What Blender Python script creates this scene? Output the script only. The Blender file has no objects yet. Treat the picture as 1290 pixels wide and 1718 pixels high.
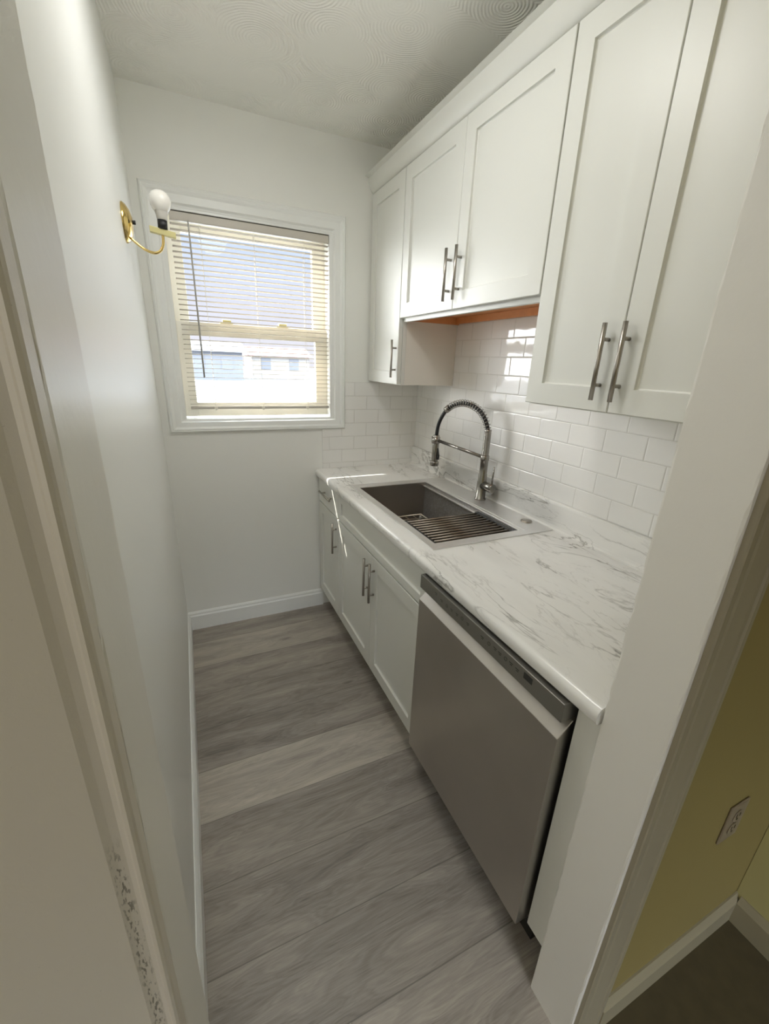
import bpy, bmesh, math, random
from mathutils import Vector, Matrix
random.seed(7)
S = bpy.context.scene
COL = S.collection
PI = math.pi

# ------------------------------------------------------------------ camera
cd = bpy.data.cameras.new('camera'); cam = bpy.data.objects.new('camera', cd); COL.objects.link(cam)
S.camera = cam
R_right = Vector((0.91025238, -0.41242127, 0.03673292))
R_down = Vector((-0.10626526, -0.31843531, -0.94196956))
R_fwd = Vector((0.40018534, 0.85352659, -0.33368255))
M = Matrix.Identity(4)
for i in range(3):
    M[i][0] = R_right[i]; M[i][1] = -R_down[i]; M[i][2] = -R_fwd[i]
M[0][3], M[1][3], M[2][3] = -1.25763502, -2.28375763, 1.46775029
cam.matrix_world = M
cd.sensor_fit = 'VERTICAL'; cd.sensor_height = 36.0
cd.lens = 705.404 / 1718 * 36.0
cd.clip_start = 0.02; cd.clip_end = 200

# ------------------------------------------------------------------ view
S.view_settings.view_transform = 'Standard'
S.view_settings.look = 'None'
S.view_settings.gamma = 1.0
S.view_settings.use_curve_mapping = False
S.view_settings.exposure = 0.22
S.render.engine = 'CYCLES'
S.cycles.use_denoising = True
S.cycles.max_bounces = 14
S.cycles.diffuse_bounces = 10
S.cycles.glossy_bounces = 5
S.cycles.transparent_max_bounces = 12
S.cycles.sample_clamp_indirect = 6.0
S.cycles.caustics_reflective = False
S.cycles.caustics_refractive = False

# ------------------------------------------------------------------ world and lights
SUN_TO = Vector((1.10, -1.0, -1.38)).normalized()      # direction the sunlight travels
W = bpy.data.worlds.new('sky'); S.world = W; W.use_nodes = True
wn = W.node_tree; wn.nodes.clear()
def wnode(t, **kw):
    n = wn.nodes.new(t)
    for k, v in kw.items(): setattr(n, k, v)
    return n
wo = wnode('ShaderNodeOutputWorld'); wb = wnode('ShaderNodeBackground')
tc = wnode('ShaderNodeTexCoord'); sx = wnode('ShaderNodeSeparateXYZ')
ramp = wnode('ShaderNodeValToRGB')
wn.links.new(tc.outputs['Generated'], sx.inputs[0])
wn.links.new(sx.outputs['Z'], ramp.inputs[0])
e = ramp.color_ramp.elements
e[0].position = 0.0; e[0].color = (0.076, 0.074, 0.080, 1)
e[1].position = 1.0; e[1].color = (0.60, 0.75, 1.0, 1)
for p_, c_ in ((0.10, (0.070, 0.071, 0.082, 1)), (0.24, (0.056, 0.068, 0.090, 1)), (0.40, (0.90, 0.95, 1.0, 1)), (0.75, (0.80, 0.90, 1.0, 1))):
    q_ = ramp.color_ramp.elements.new(p_); q_.color = c_
# hazy bright glow of the sky around the sun
dt = wnode('ShaderNodeVectorMath', operation='DOT_PRODUCT'); dt.inputs[1].default_value = tuple(-Vector((1.10, -1.0, -0.55)).normalized())
wn.links.new(tc.outputs['Generated'], dt.inputs[0])
gl = wnode('ShaderNodeMapRange', interpolation_type='SMOOTHERSTEP'); gl.inputs['From Min'].default_value = 0.76; gl.inputs['From Max'].default_value = 1.0
wn.links.new(dt.outputs['Value'], gl.inputs['Value'])
gm = wnode('ShaderNodeMath', operation='MULTIPLY'); gm.inputs[1].default_value = 2.1; wn.links.new(gl.outputs[0], gm.inputs[0])
ga = wnode('ShaderNodeVectorMath', operation='ADD'); wn.links.new(ramp.outputs[0], ga.inputs[0]); wn.links.new(gm.outputs[0], ga.inputs[1])
wn.links.new(ga.outputs[0], wb.inputs[0])
SKY = 11.0
wb.inputs[1].default_value = SKY
wn.links.new(wb.outputs[0], wo.inputs[0])

def add_light(name, typ, loc, aim, energy, color=(1, 1, 1), **kw):
    l = bpy.data.lights.new(name, typ); o = bpy.data.objects.new(name, l); COL.objects.link(o)
    o.location = loc
    o.rotation_euler = Vector(aim).to_track_quat('-Z', 'Y').to_euler()
    l.energy = energy; l.color = color
    for k, v in kw.items(): setattr(l, k, v)
    return o
ZFILL = 2.395
sun = add_light('sun', 'SUN', (-6, 6, 8), SUN_TO, 9.0, (1.0, 0.93, 0.82), angle=math.radians(0.6))
# fill light added in the near room; the wall behind it has no window
add_light('room_fill_light', 'AREA', (-2.97, -3.2, 1.5), (1, 0, 0.0), 11.0, (1.0, 0.95, 0.86), shape='RECTANGLE', size=1.5, size_y=1.3)
# overhead pair of fill lights, added out of view to brighten the kitchen
add_light('kitchen_fill_light', 'AREA', (-0.97, -1.10, ZFILL), (0, 0, -1), 3.7, (1.0, 0.985, 0.955), shape='DISK', size=0.30)
add_light('kitchen_fill_light', 'POINT', (-0.97, -1.22, 2.26), (0, 0, -1), 2.3, (1.0, 0.985, 0.955), shadow_soft_size=0.10)
pl = add_light('window_portal', 'AREA', (-0.904, 0.135, 1.61), (0, -1, 0), 1.0, shape='RECTANGLE', size=0.78, size_y=0.92)
pl.data.cycles.is_portal = True

# ------------------------------------------------------------------ materials
def newmat(name):
    m = bpy.data.materials.new(name); m.use_nodes = True
    nt = m.node_tree
    return m, nt, nt.nodes['Principled BSDF']
def N(nt, t, **kw):
    n = nt.nodes.new(t)
    for k, v in kw.items(): setattr(n, k, v)
    return n
def plain(name, col, rough=0.5, metal=0.0, bump=0.0, bscale=60.0, spec=0.5, var=0.0):
    m, nt, b = newmat(name)
    b.inputs['Base Color'].default_value = (*col, 1); b.inputs['Roughness'].default_value = rough
    b.inputs['Metallic'].default_value = metal; b.inputs['Specular IOR Level'].default_value = spec
    g = N(nt, 'ShaderNodeNewGeometry')
    no = N(nt, 'ShaderNodeTexNoise'); no.inputs['Scale'].default_value = bscale; no.inputs['Detail'].default_value = 4
    nt.links.new(g.outputs['Position'], no.inputs['Vector'])
    if bump:
        bp = N(nt, 'ShaderNodeBump'); bp.inputs['Strength'].default_value = bump; bp.inputs['Distance'].default_value = 0.002
        nt.links.new(no.outputs['Fac'], bp.inputs['Height']); nt.links.new(bp.outputs[0], b.inputs['Normal'])
    if var:
        mx = N(nt, 'ShaderNodeMix', data_type='RGBA')
        mx.inputs['A'].default_value = (*[c * (1 - var) for c in col], 1); mx.inputs['B'].default_value = (*[min(1, c * (1 + var)) for c in col], 1)
        nt.links.new(no.outputs['Fac'], mx.inputs['Factor']); nt.links.new(mx.outputs['Result'], b.inputs['Base Color'])
    return m

m_wall = plain('wall_paint', (0.85, 0.85, 0.82), 0.55, bump=0.10, bscale=90)
m_wall_left = plain('wall_paint_satin', (0.84, 0.845, 0.82), 0.38, bump=0.06, bscale=25)
m_trim = plain('trim_paint', (0.86, 0.87, 0.855), 0.32, bump=0.06, bscale=70)
m_jamb = plain('jamb_paint', (0.79, 0.775, 0.735), 0.36, bump=0.22, bscale=55)
m_cab = plain('cabinet_paint', (0.73, 0.733, 0.695), 0.38, bump=0.02, bscale=40)
m_cab_side = plain('cabinet_side_laminate', (0.80, 0.77, 0.71), 0.4)
m_dark = plain('dark_void', (0.015, 0.015, 0.013), 0.7)
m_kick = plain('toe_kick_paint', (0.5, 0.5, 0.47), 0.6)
m_wood = plain('raw_plywood', (0.72, 0.33, 0.13), 0.5, bump=0.05, bscale=30, var=0.12)
m_nickel = plain('brushed_nickel', (0.42, 0.39, 0.35), 0.30, 1.0, bump=0.05, bscale=300)
m_steel = plain('faucet_steel', (0.33, 0.315, 0.29), 0.26, 1.0)
m_black = plain('black_rubber', (0.012, 0.012, 0.012), 0.45)
m_brass = plain('polished_brass', (0.80, 0.60, 0.24), 0.14, 1.0)
m_cream = plain('cream_vinyl', (0.88, 0.85, 0.76), 0.45)
m_brasspaint = plain('pale_brass_plate', (0.72, 0.66, 0.34), 0.35, 0.6)
m_bulb = plain('frosted_bulb', (0.86, 0.84, 0.80), 0.25)
m_bulbneck = plain('bulb_collar', (0.62, 0.60, 0.56), 0.4)
m_headrail = plain('headrail_paint', (0.60, 0.56, 0.50), 0.4)
m_wand = plain('wand_plastic', (0.45, 0.44, 0.42), 0.3)
m_olive = plain('dimmed_olive_wall', (0.26, 0.205, 0.075), 0.6, bump=0.10, bscale=60)  # olive hue, darkened so the colour carries the near room's dimness
m_yellow = plain('dimmed_yellow_wall', (0.46, 0.415, 0.20), 0.6, bump=0.10, bscale=60)  # lowered with the olive, for the same dim room
m_roomtrim = plain('dimmed_room_trim', (0.31, 0.275, 0.20), 0.45, bump=0.08, bscale=60)  # trim darkened to hold the shade on this side of the opening
m_roombase = plain('dimmed_room_baseboard', (0.31, 0.275, 0.19), 0.45)  # baseboard colour lowered in place of weaker light
m_roomfloor = plain('dimmed_room_floor', (0.075, 0.060, 0.032), 0.6, bump=0.2, bscale=30, var=0.25)  # floor tone lowered too, part of the dimness put into colour
m_outlet = plain('dimmed_outlet_plastic', (0.24, 0.195, 0.14), 0.4)  # plastic darkened along with the dim wall around it
m_slot = plain('outlet_slot', (0.05, 0.04, 0.02), 0.6)
m_rack = plain('rack_rod_steel', (0.30, 0.26, 0.22), 0.38, 1.0)
m_wire = plain('wire_steel', (0.85, 0.78, 0.66), 0.3, 1.0)
m_panel = plain('control_panel_steel', (0.28, 0.27, 0.245), 0.38, 0.85)
m_mark = plain('printed_mark', (0.03, 0.03, 0.028), 0.4)
m_snow = plain('pale_ground', (0.17, 0.17, 0.175), 0.8, var=0.1, bscale=0.3)
m_house = plain('house_siding', (0.36, 0.345, 0.33), 0.7)
m_houseb = plain('house_siding_grey', (0.20, 0.21, 0.235), 0.7)
m_roof = plain('house_roof', (0.20, 0.10, 0.09), 0.7)
m_roofg = plain('house_roof_grey', (0.20, 0.21, 0.235), 0.7)
m_gap_strip = plain('dark_gap_strip', (0.10, 0.09, 0.07), 0.5)
m_gap = plain('reveal_shadow_strip', (0.30, 0.27, 0.20), 0.6)

def mat_slat():
    m, nt, b = newmat('blind_slat')
    nt.nodes.remove(b)
    out = nt.nodes['Material Output']
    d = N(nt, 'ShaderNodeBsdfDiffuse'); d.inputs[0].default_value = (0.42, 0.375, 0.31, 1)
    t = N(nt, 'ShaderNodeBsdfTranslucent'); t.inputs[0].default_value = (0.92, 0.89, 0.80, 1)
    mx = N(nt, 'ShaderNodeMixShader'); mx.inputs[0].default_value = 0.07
    nt.links.new(d.outputs[0], mx.inputs[1]); nt.links.new(t.outputs[0], mx.inputs[2]); nt.links.new(mx.outputs[0], out.inputs[0])
    return m
m_slat = mat_slat()
def mat_vinyl():
    m, nt, b = newmat('sunlit_cream_vinyl')
    out = nt.nodes['Material Output']
    b.inputs['Base Color'].default_value = (0.90, 0.87, 0.78, 1); b.inputs['Roughness'].default_value = 0.4
    t = N(nt, 'ShaderNodeBsdfTranslucent'); t.inputs[0].default_value = (0.95, 0.90, 0.78, 1)
    mx = N(nt, 'ShaderNodeMixShader'); mx.inputs[0].default_value = 0.06
    nt.links.new(b.outputs[0], mx.inputs[1]); nt.links.new(t.outputs[0], mx.inputs[2]); nt.links.new(mx.outputs[0], out.inputs[0])
    return m
m_vinyl = mat_vinyl()

def mat_glass():
    m, nt, b = newmat('window_glass')
    nt.nodes.remove(b); out = nt.nodes['Material Output']
    t = N(nt, 'ShaderNodeBsdfTransparent'); t.inputs[0].default_value = (0.96, 0.97, 0.97, 1)
    g = N(nt, 'ShaderNodeBsdfGlossy'); g.inputs['Roughness'].default_value = 0.02
    f = N(nt, 'ShaderNodeFresnel'); f.inputs[0].default_value = 1.45
    mx = N(nt, 'ShaderNodeMixShader')
    ge = N(nt, 'ShaderNodeNewGeometry'); iv = N(nt, 'ShaderNodeMath', operation='SUBTRACT'); iv.inputs[0].default_value = 1.0
    nt.links.new(ge.outputs['Backfacing'], iv.inputs[1])
    ff = N(nt, 'ShaderNodeMath', operation='MULTIPLY'); nt.links.new(f.outputs[0], ff.inputs[0]); nt.links.new(iv.outputs[0], ff.inputs[1])
    nt.links.new(ff.outputs[0], mx.inputs[0]); nt.links.new(t.outputs[0], mx.inputs[1]); nt.links.new(g.outputs[0], mx.inputs[2]); nt.links.new(mx.outputs[0], out.inputs[0])
    return m
m_glass = mat_glass()

def mat_ceiling():
    m, nt, b = newmat('ceiling_swirl_plaster')
    b.inputs['Base Color'].default_value = (0.88, 0.875, 0.835, 1); b.inputs['Roughness'].default_value = 0.5
    g = N(nt, 'ShaderNodeNewGeometry')
    v = N(nt, 'ShaderNodeTexVoronoi', voronoi_dimensions='2D'); v.inputs['Scale'].default_value = 5.0
    nt.links.new(g.outputs['Position'], v.inputs['Vector'])
    no = N(nt, 'ShaderNodeTexNoise'); no.inputs['Scale'].default_value = 9; nt.links.new(g.outputs['Position'], no.inputs['Vector'])
    ad = N(nt, 'ShaderNodeMath', operation='MULTIPLY_ADD'); ad.inputs[1].default_value = 0.08
    nt.links.new(no.outputs['Fac'], ad.inputs[0]); nt.links.new(v.outputs['Distance'], ad.inputs[2])
    mu = N(nt, 'ShaderNodeMath', operation='MULTIPLY'); mu.inputs[1].default_value = 120; nt.links.new(ad.outputs[0], mu.inputs[0])
    si = N(nt, 'ShaderNodeMath', operation='SINE'); nt.links.new(mu.outputs[0], si.inputs[0])
    n2 = N(nt, 'ShaderNodeTexNoise'); n2.inputs['Scale'].default_value = 3.2; nt.links.new(g.outputs['Position'], n2.inputs['Vector'])
    r2 = N(nt, 'ShaderNodeMapRange'); r2.inputs['From Min'].default_value = 0.42; r2.inputs['From Max'].default_value = 0.6
    nt.links.new(n2.outputs['Fac'], r2.inputs['Value'])
    m2 = N(nt, 'ShaderNodeMath', operation='MULTIPLY'); nt.links.new(si.outputs[0], m2.inputs[0]); nt.links.new(r2.outputs[0], m2.inputs[1])
    bp = N(nt, 'ShaderNodeBump'); bp.inputs['Strength'].default_value = 0.38; bp.inputs['Distance'].default_value = 0.003
    nt.links.new(m2.outputs[0], bp.inputs['Height']); nt.links.new(bp.outputs[0], b.inputs['Normal'])
    return m
m_ceil = mat_ceiling()

def mat_floor():
    m, nt, b = newmat('vinyl_plank')
    L = nt.links.new
    g = N(nt, 'ShaderNodeNewGeometry'); s = N(nt, 'ShaderNodeSeparateXYZ'); L(g.outputs['Position'], s.inputs[0])
    def mth(op, a, b_=None, c=None):
        n = N(nt, 'ShaderNodeMath', operation=op)
        for i, v in enumerate((a, b_, c)):
            if v is None: continue
            if isinstance(v, (int, float)): n.inputs[i].default_value = v
            else: L(v, n.inputs[i])
        return n.outputs[0]
    P = 0.2045
    yy = mth('MULTIPLY_ADD', s.outputs['Y'], -1.0 / P, 20 - 0.97 / P)      # plank rows, seams across the room
    row = mth('FLOOR', yy); fy = mth('FRACT', yy)
    xoff = mth('MULTIPLY_ADD', mth('FRACT', mth('MULTIPLY', mth('SINE', mth('MULTIPLY', row, 12.99)), 437.5)), 0.2, 0.45)
    xoff = mth('MULTIPLY', xoff, mth('SUBTRACT', 1.0, mth('COMPARE', row, 24.0, 0.5)))
    xx = mth('MULTIPLY_ADD', s.outputs['X'], 1.0 / 2.4, 10.0 + 1.06 / 2.4)
    xx = mth('ADD', xx, xoff)
    cx = mth('FLOOR', xx); fx = mth('FRACT', xx)
    wid = N(nt, 'ShaderNodeCombineXYZ'); L(row, wid.inputs[0]); L(cx, wid.inputs[1])
    wn_ = N(nt, 'ShaderNodeTexWhiteNoise', noise_dimensions='2D'); L(wid.outputs[0], wn_.inputs['Vector'])
    rnd = wn_.outputs['Value']
    gv = N(nt, 'ShaderNodeCombineXYZ')
    L(mth('MULTIPLY_ADD', rnd, 37.0, mth('MULTIPLY', s.outputs['X'], 1.0)), gv.inputs[0])
    L(mth('MULTIPLY', s.outputs['Y'], 6.5), gv.inputs[1]); L(mth('MULTIPLY', rnd, 91.0), gv.inputs[2])
    big = N(nt, 'ShaderNodeTexNoise'); big.inputs['Scale'].default_value = 2.3; big.inputs['Detail'].default_value = 3; big.inputs['Distortion'].default_value = 0.8
    L(gv.outputs[0], big.inputs['Vector'])
    fine = N(nt, 'ShaderNodeTexNoise'); fine.inputs['Scale'].default_value = 14; fine.inputs['Detail'].default_value = 8; fine.inputs['Roughness'].default_value = 0.7
    fv = N(nt, 'ShaderNodeVectorMath', operation='MULTIPLY'); fv.inputs[1].default_value = (1, 3.2, 1); L(gv.outputs[0], fv.inputs[0]); L(fv.outputs[0], fine.inputs['Vector'])
    # cathedral rings: contour lines of the large noise
    ring = mth('FRACT', mth('MULTIPLY', big.outputs['Fac'], 13.0))
    ring = mth('ABSOLUTE', mth('SUBTRACT', ring, 0.5))
    # knots
    kv = N(nt, 'ShaderNodeTexVoronoi'); kv.inputs['Scale'].default_value = 2.1
    kk = N(nt, 'ShaderNodeVectorMath', operation='MULTIPLY'); kk.inputs[1].default_value = (1.0, 0.42, 1.0); L(gv.outputs[0], kk.inputs[0]); L(kk.outputs[0], kv.inputs['Vector'])
    kr = N(nt, 'ShaderNodeMapRange'); kr.inputs['From Min'].default_value = 0.0; kr.inputs['From Max'].default_value = 0.10; kr.inputs['To Min'].default_value = 1.0; kr.inputs['To Max'].default_value = 0.0
    L(kv.outputs['Distance'], kr.inputs['Value'])
    knot = mth('MULTIPLY', kr.outputs[0], fine.outputs['Fac'])
    t = mth('MULTIPLY_ADD', mth('SUBTRACT', big.outputs['Fac'], 0.5), 0.85, 0.5)
    t = mth('MULTIPLY_ADD', mth('SUBTRACT', fine.outputs['Fac'], 0.5), 0.62, t)
    t = mth('MULTIPLY_ADD', mth('SUBTRACT', ring, 0.25), 0.24, t)
    t = mth('MULTIPLY_ADD', mth('SUBTRACT', rnd, 0.5), 0.5, t)
    t = mth('SUBTRACT', t, mth('MULTIPLY', knot, 0.9))
    cr = N(nt, 'ShaderNodeValToRGB'); el = cr.color_ramp.elements
    el[0].position = 0.0; el[0].color = (0.135, 0.115, 0.102, 1); el[1].position = 1.0; el[1].color = (0.61, 0.55, 0.475, 1)
    q = el.new(0.45); q.color = (0.335, 0.299, 0.262, 1)
    q = el.new(0.70); q.color = (0.455, 0.412, 0.355, 1)
    L(t, cr.inputs[0])
    seam = mth('MINIMUM', mth('MULTIPLY', mth('MINIMUM', fy, mth('SUBTRACT', 1.0, fy)), P), mth('MULTIPLY', mth('MINIMUM', fx, mth('SUBTRACT', 1.0, fx)), 2.4))
    sr = N(nt, 'ShaderNodeMapRange'); sr.inputs['From Min'].default_value = 0.0006; sr.inputs['From Max'].default_value = 0.0022; sr.inputs['To Min'].default_value = 0.58; sr.inputs['To Max'].default_value = 1.0
    L(seam, sr.inputs['Value'])
    mm = N(nt, 'ShaderNodeMix', data_type='RGBA', blend_type='MULTIPLY'); mm.inputs['Factor'].default_value = 1.0
    L(cr.outputs[0], mm.inputs['A']); L(sr.outputs[0], mm.inputs['B']); L(mm.outputs['Result'], b.inputs['Base Color'])
    b.inputs['Roughness'].default_value = 0.42
    bp = N(nt, 'ShaderNodeBump'); bp.inputs['Strength'].default_value = 0.12; bp.inputs['Distance'].default_value = 0.001
    L(mth('ADD', mth('MULTIPLY', fine.outputs['Fac'], 0.5), sr.outputs[0]), bp.inputs['Height']); L(bp.outputs[0], b.inputs['Normal'])
    return m
m_floor = mat_floor()

def mat_tile(name, axis, c):
    m, nt, b = newmat(name); L = nt.links.new
    g = N(nt, 'ShaderNodeNewGeometry'); s = N(nt, 'ShaderNodeSeparateXYZ'); L(g.outputs['Position'], s.inputs[0])
    u = N(nt, 'ShaderNodeMath', operation='ADD'); u.inputs[1].default_value = c + 20 * 0.148; L(s.outputs[axis], u.inputs[0])
    v = N(nt, 'ShaderNodeMath', operation='SUBTRACT'); v.inputs[1].default_value = 0.9905 - 20 * 0.0743; L(s.outputs['Z'], v.inputs[0])
    cb = N(nt, 'ShaderNodeCombineXYZ'); L(u.outputs[0], cb.inputs[0]); L(v.outputs[0], cb.inputs[1])
    br = N(nt, 'ShaderNodeTexBrick'); br.offset = 0.5; br.offset_frequency = 2; br.squash = 1.0
    L(cb.outputs[0], br.inputs['Vector'])
    br.inputs['Scale'].default_value = 1.0; br.inputs['Brick Width'].default_value = 0.148; br.inputs['Row Height'].default_value = 0.0743
    br.inputs['Mortar Size'].default_value = 0.0013; br.inputs['Mortar Smooth'].default_value = 0.25
    br.inputs['Color1'].default_value = (0.87, 0.86, 0.84, 1); br.inputs['Color2'].default_value = (0.85, 0.845, 0.83, 1)
    br.inputs['Mortar'].default_value = (0.70, 0.69, 0.66, 1)
    L(br.outputs['Color'], b.inputs['Base Color'])
    rr = N(nt, 'ShaderNodeMapRange'); rr.inputs['To Min'].default_value = 0.06; rr.inputs['To Max'].default_value = 0.6; L(br.outputs['Fac'], rr.inputs['Value']); L(rr.outputs[0], b.inputs['Roughness'])
    # bevelled edge: second brick texture with a wide smooth mortar drives the height
    b2 = N(nt, 'ShaderNodeTexBrick'); b2.offset = 0.5; b2.offset_frequency = 2; L(cb.outputs[0], b2.inputs['Vector'])
    b2.inputs['Scale'].default_value = 1.0; b2.inputs['Brick Width'].default_value = 0.148; b2.inputs['Row Height'].default_value = 0.0743
    b2.inputs['Mortar Size'].default_value = 0.004; b2.inputs['Mortar Smooth'].default_value = 1.0
    no = N(nt, 'ShaderNodeTexNoise'); no.inputs['Scale'].default_value = 22; no.inputs['Detail'].default_value = 1; L(g.outputs['Position'], no.inputs['Vector'])
    ma = N(nt, 'ShaderNodeMath', operation='MULTIPLY_ADD'); ma.inputs[1].default_value = -1.0; L(b2.outputs['Fac'], ma.inputs[0])
    mb = N(nt, 'ShaderNodeMath', operation='MULTIPLY'); mb.inputs[1].default_value = 0.22; L(no.outputs['Fac'], mb.inputs[0]); L(mb.outputs[0], ma.inputs[2])
    bp = N(nt, 'ShaderNodeBump'); bp.inputs['Strength'].default_value = 0.8; bp.inputs['Distance'].default_value = 0.0014
    L(ma.outputs[0], bp.inputs['Height']); L(bp.outputs[0], b.inputs['Normal'])
    return m
m_tile_r = mat_tile('subway_tile_long', 'Y', 1.017)
m_tile_b = mat_tile('subway_tile_end', 'X', 0.254 - 0.074)

def mat_marble():
    m, nt, b = newmat('marble_laminate'); L = nt.links.new
    g = N(nt, 'ShaderNodeNewGeometry')
    mp = N(nt, 'ShaderNodeMapping'); mp.inputs['Rotation'].default_value = (0, 0, math.radians(-24)); mp.inputs['Scale'].default_value = (2.6, 0.85, 2.6)
    L(g.outputs['Position'], mp.inputs['Vector'])
    def vein(scale, detail, dist, w, seed):
        n = N(nt, 'ShaderNodeTexNoise', noise_dimensions='4D'); n.inputs['W'].default_value = seed
        n.inputs['Scale'].default_value = scale; n.inputs['Detail'].default_value = detail; n.inputs['Distortion'].default_value = dist; n.inputs['Roughness'].default_value = 0.55
        L(mp.outputs[0], n.inputs['Vector'])
        s = N(nt, 'ShaderNodeMath', operation='SUBTRACT'); s.inputs[1].default_value = 0.5; L(n.outputs['Fac'], s.inputs[0])
        a = N(nt, 'ShaderNodeMath', operation='ABSOLUTE'); L(s.outputs[0], a.inputs[0])
        r = N(nt, 'ShaderNodeMapRange'); r.inputs['From Max'].default_value = w; r.inputs['To Min'].default_value = 1; r.inputs['To Max'].default_value = 0
        L(a.outputs[0], r.inputs['Value']); return r.outputs[0]
    v1 = vein(2.0, 6, 0.9, 0.013, 3.3); v2 = vein(4.2, 6, 1.1, 0.012, 8.1); soft = vein(1.6, 4, 0.8, 0.11, 3.3)
    msk = N(nt, 'ShaderNodeTexNoise'); msk.inputs['Scale'].default_value = 2.2; L(mp.outputs[0], msk.inputs['Vector'])
    mr = N(nt, 'ShaderNodeMapRange'); mr.inputs['From Min'].default_value = 0.42; mr.inputs['From Max'].default_value = 0.62; L(msk.outputs['Fac'], mr.inputs['Value'])
    def mul(a, k):
        n = N(nt, 'ShaderNodeMath', operation='MULTIPLY'); L(a, n.inputs[0])
        if isinstance(k, float): n.inputs[1].default_value = k
        else: L(k, n.inputs[1])
        return n.outputs[0]
    def add(a, c):
        n = N(nt, 'ShaderNodeMath', operation='ADD', use_clamp=True); L(a, n.inputs[0]); L(c, n.inputs[1]); return n.outputs[0]
    f = add(add(mul(mul(v1, mr.outputs[0]), 0.85), mul(mul(v2, mr.outputs[0]), 0.5)), mul(mul(soft, mr.outputs[0]), 0.16))
    mx = N(nt, 'ShaderNodeMix', data_type='RGBA'); mx.inputs['A'].default_value = (0.84, 0.835, 0.815, 1); mx.inputs['B'].default_value = (0.26, 0.25, 0.23, 1)
    L(f, mx.inputs['Factor']); L(mx.outputs['Result'], b.inputs['Base Color'])
    b.inputs['Roughness'].default_value = 0.22
    return m
m_marble = mat_marble()

def mat_brushed(name, col, rough, sc, bump=0.15, spk=False):
    m, nt, b = newmat(name); L = nt.links.new
    b.inputs['Metallic'].default_value = 1.0; b.inputs['Roughness'].default_value = rough
    g = N(nt, 'ShaderNodeNewGeometry')
    mp = N(nt, 'ShaderNodeMapping'); mp.inputs['Scale'].default_value = sc; L(g.outputs['Position'], mp.inputs['Vector'])
    n = N(nt, 'ShaderNodeTexNoise'); n.inputs['Scale'].default_value = 1; n.inputs['Detail'].default_value = 5; L(mp.outputs[0], n.inputs['Vector'])
    n2 = N(nt, 'ShaderNodeTexNoise'); n2.inputs['Scale'].default_value = 4.5; n2.inputs['Detail'].default_value = 3; L(g.outputs['Position'], n2.inputs['Vector'])
    mx = N(nt, 'ShaderNodeMix', data_type='RGBA'); mx.inputs['A'].default_value = (*[c * .86 for c in col], 1); mx.inputs['B'].default_value = (*[min(1, c * 1.12) for c in col], 1)
    L(n2.outputs['Fac'], mx.inputs['Factor']); L(mx.outputs['Result'], b.inputs['Base Color'])
    r = N(nt, 'ShaderNodeMapRange'); r.inputs['To Min'].default_value = rough - .06; r.inputs['To Max'].default_value = rough + .08
    L(n2.outputs['Fac'], r.inputs['Value']); L(r.outputs[0], b.inputs['Roughness'])
    bp = N(nt, 'ShaderNodeBump'); bp.inputs['Strength'].default_value = bump; bp.inputs['Distance'].default_value = 0.001
    L(n.outputs['Fac'], bp.inputs['Height']); L(bp.outputs[0], b.inputs['Normal'])
    return m
m_dw = mat_brushed('dishwasher_steel', (0.51, 0.48, 0.44), 0.36, (400, 8, 400), 0.06)
m_sink = mat_brushed('sink_steel', (0.92, 0.91, 0.90), 0.42, (30, 500, 500), 0.05)
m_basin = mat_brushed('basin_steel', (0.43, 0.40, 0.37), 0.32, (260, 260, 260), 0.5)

def basin_splashes(m):
    # dried water speckles on the rear wall of the basin
    nt = m.node_tree; L = nt.links.new; b = nt.nodes['Principled BSDF']
    g = N(nt, 'ShaderNodeNewGeometry'); s = N(nt, 'ShaderNodeSeparateXYZ'); L(g.outputs['Position'], s.inputs[0])
    w = N(nt, 'ShaderNodeMath', operation='GREATER_THAN'); w.inputs[1].default_value = -0.1655; L(s.outputs['X'], w.inputs[0])
    v = N(nt, 'ShaderNodeTexVoronoi'); v.inputs['Scale'].default_value = 140; L(g.outputs['Position'], v.inputs['Vector'])
    r = N(nt, 'ShaderNodeMapRange'); r.inputs['From Min'].default_value = 0.25; r.inputs['From Max'].default_value = 0.55; r.inputs['To Min'].default_value = 1.0; r.inputs['To Max'].default_value = 0.35; L(v.outputs['Distance'], r.inputs['Value'])
    k = N(nt, 'ShaderNodeMath', operation='MULTIPLY'); L(w.outputs[0], k.inputs[0]); L(r.outputs[0], k.inputs[1])
    me = N(nt, 'ShaderNodeMapRange'); me.inputs['To Min'].default_value = 1.0; me.inputs['To Max'].default_value = 0.35; L(k.outputs[0], me.inputs['Value']); L(me.outputs[0], b.inputs['Metallic'])
    src = b.inputs['Base Color'].links[0].from_socket
    mx = N(nt, 'ShaderNodeMix', data_type='RGBA'); mx.inputs['B'].default_value = (0.60, 0.60, 0.62, 1); L(k.outputs[0], mx.inputs['Factor']); L(src, mx.inputs['A']); L(mx.outputs['Result'], b.inputs['Base Color'])
basin_splashes(m_basin)

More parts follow.
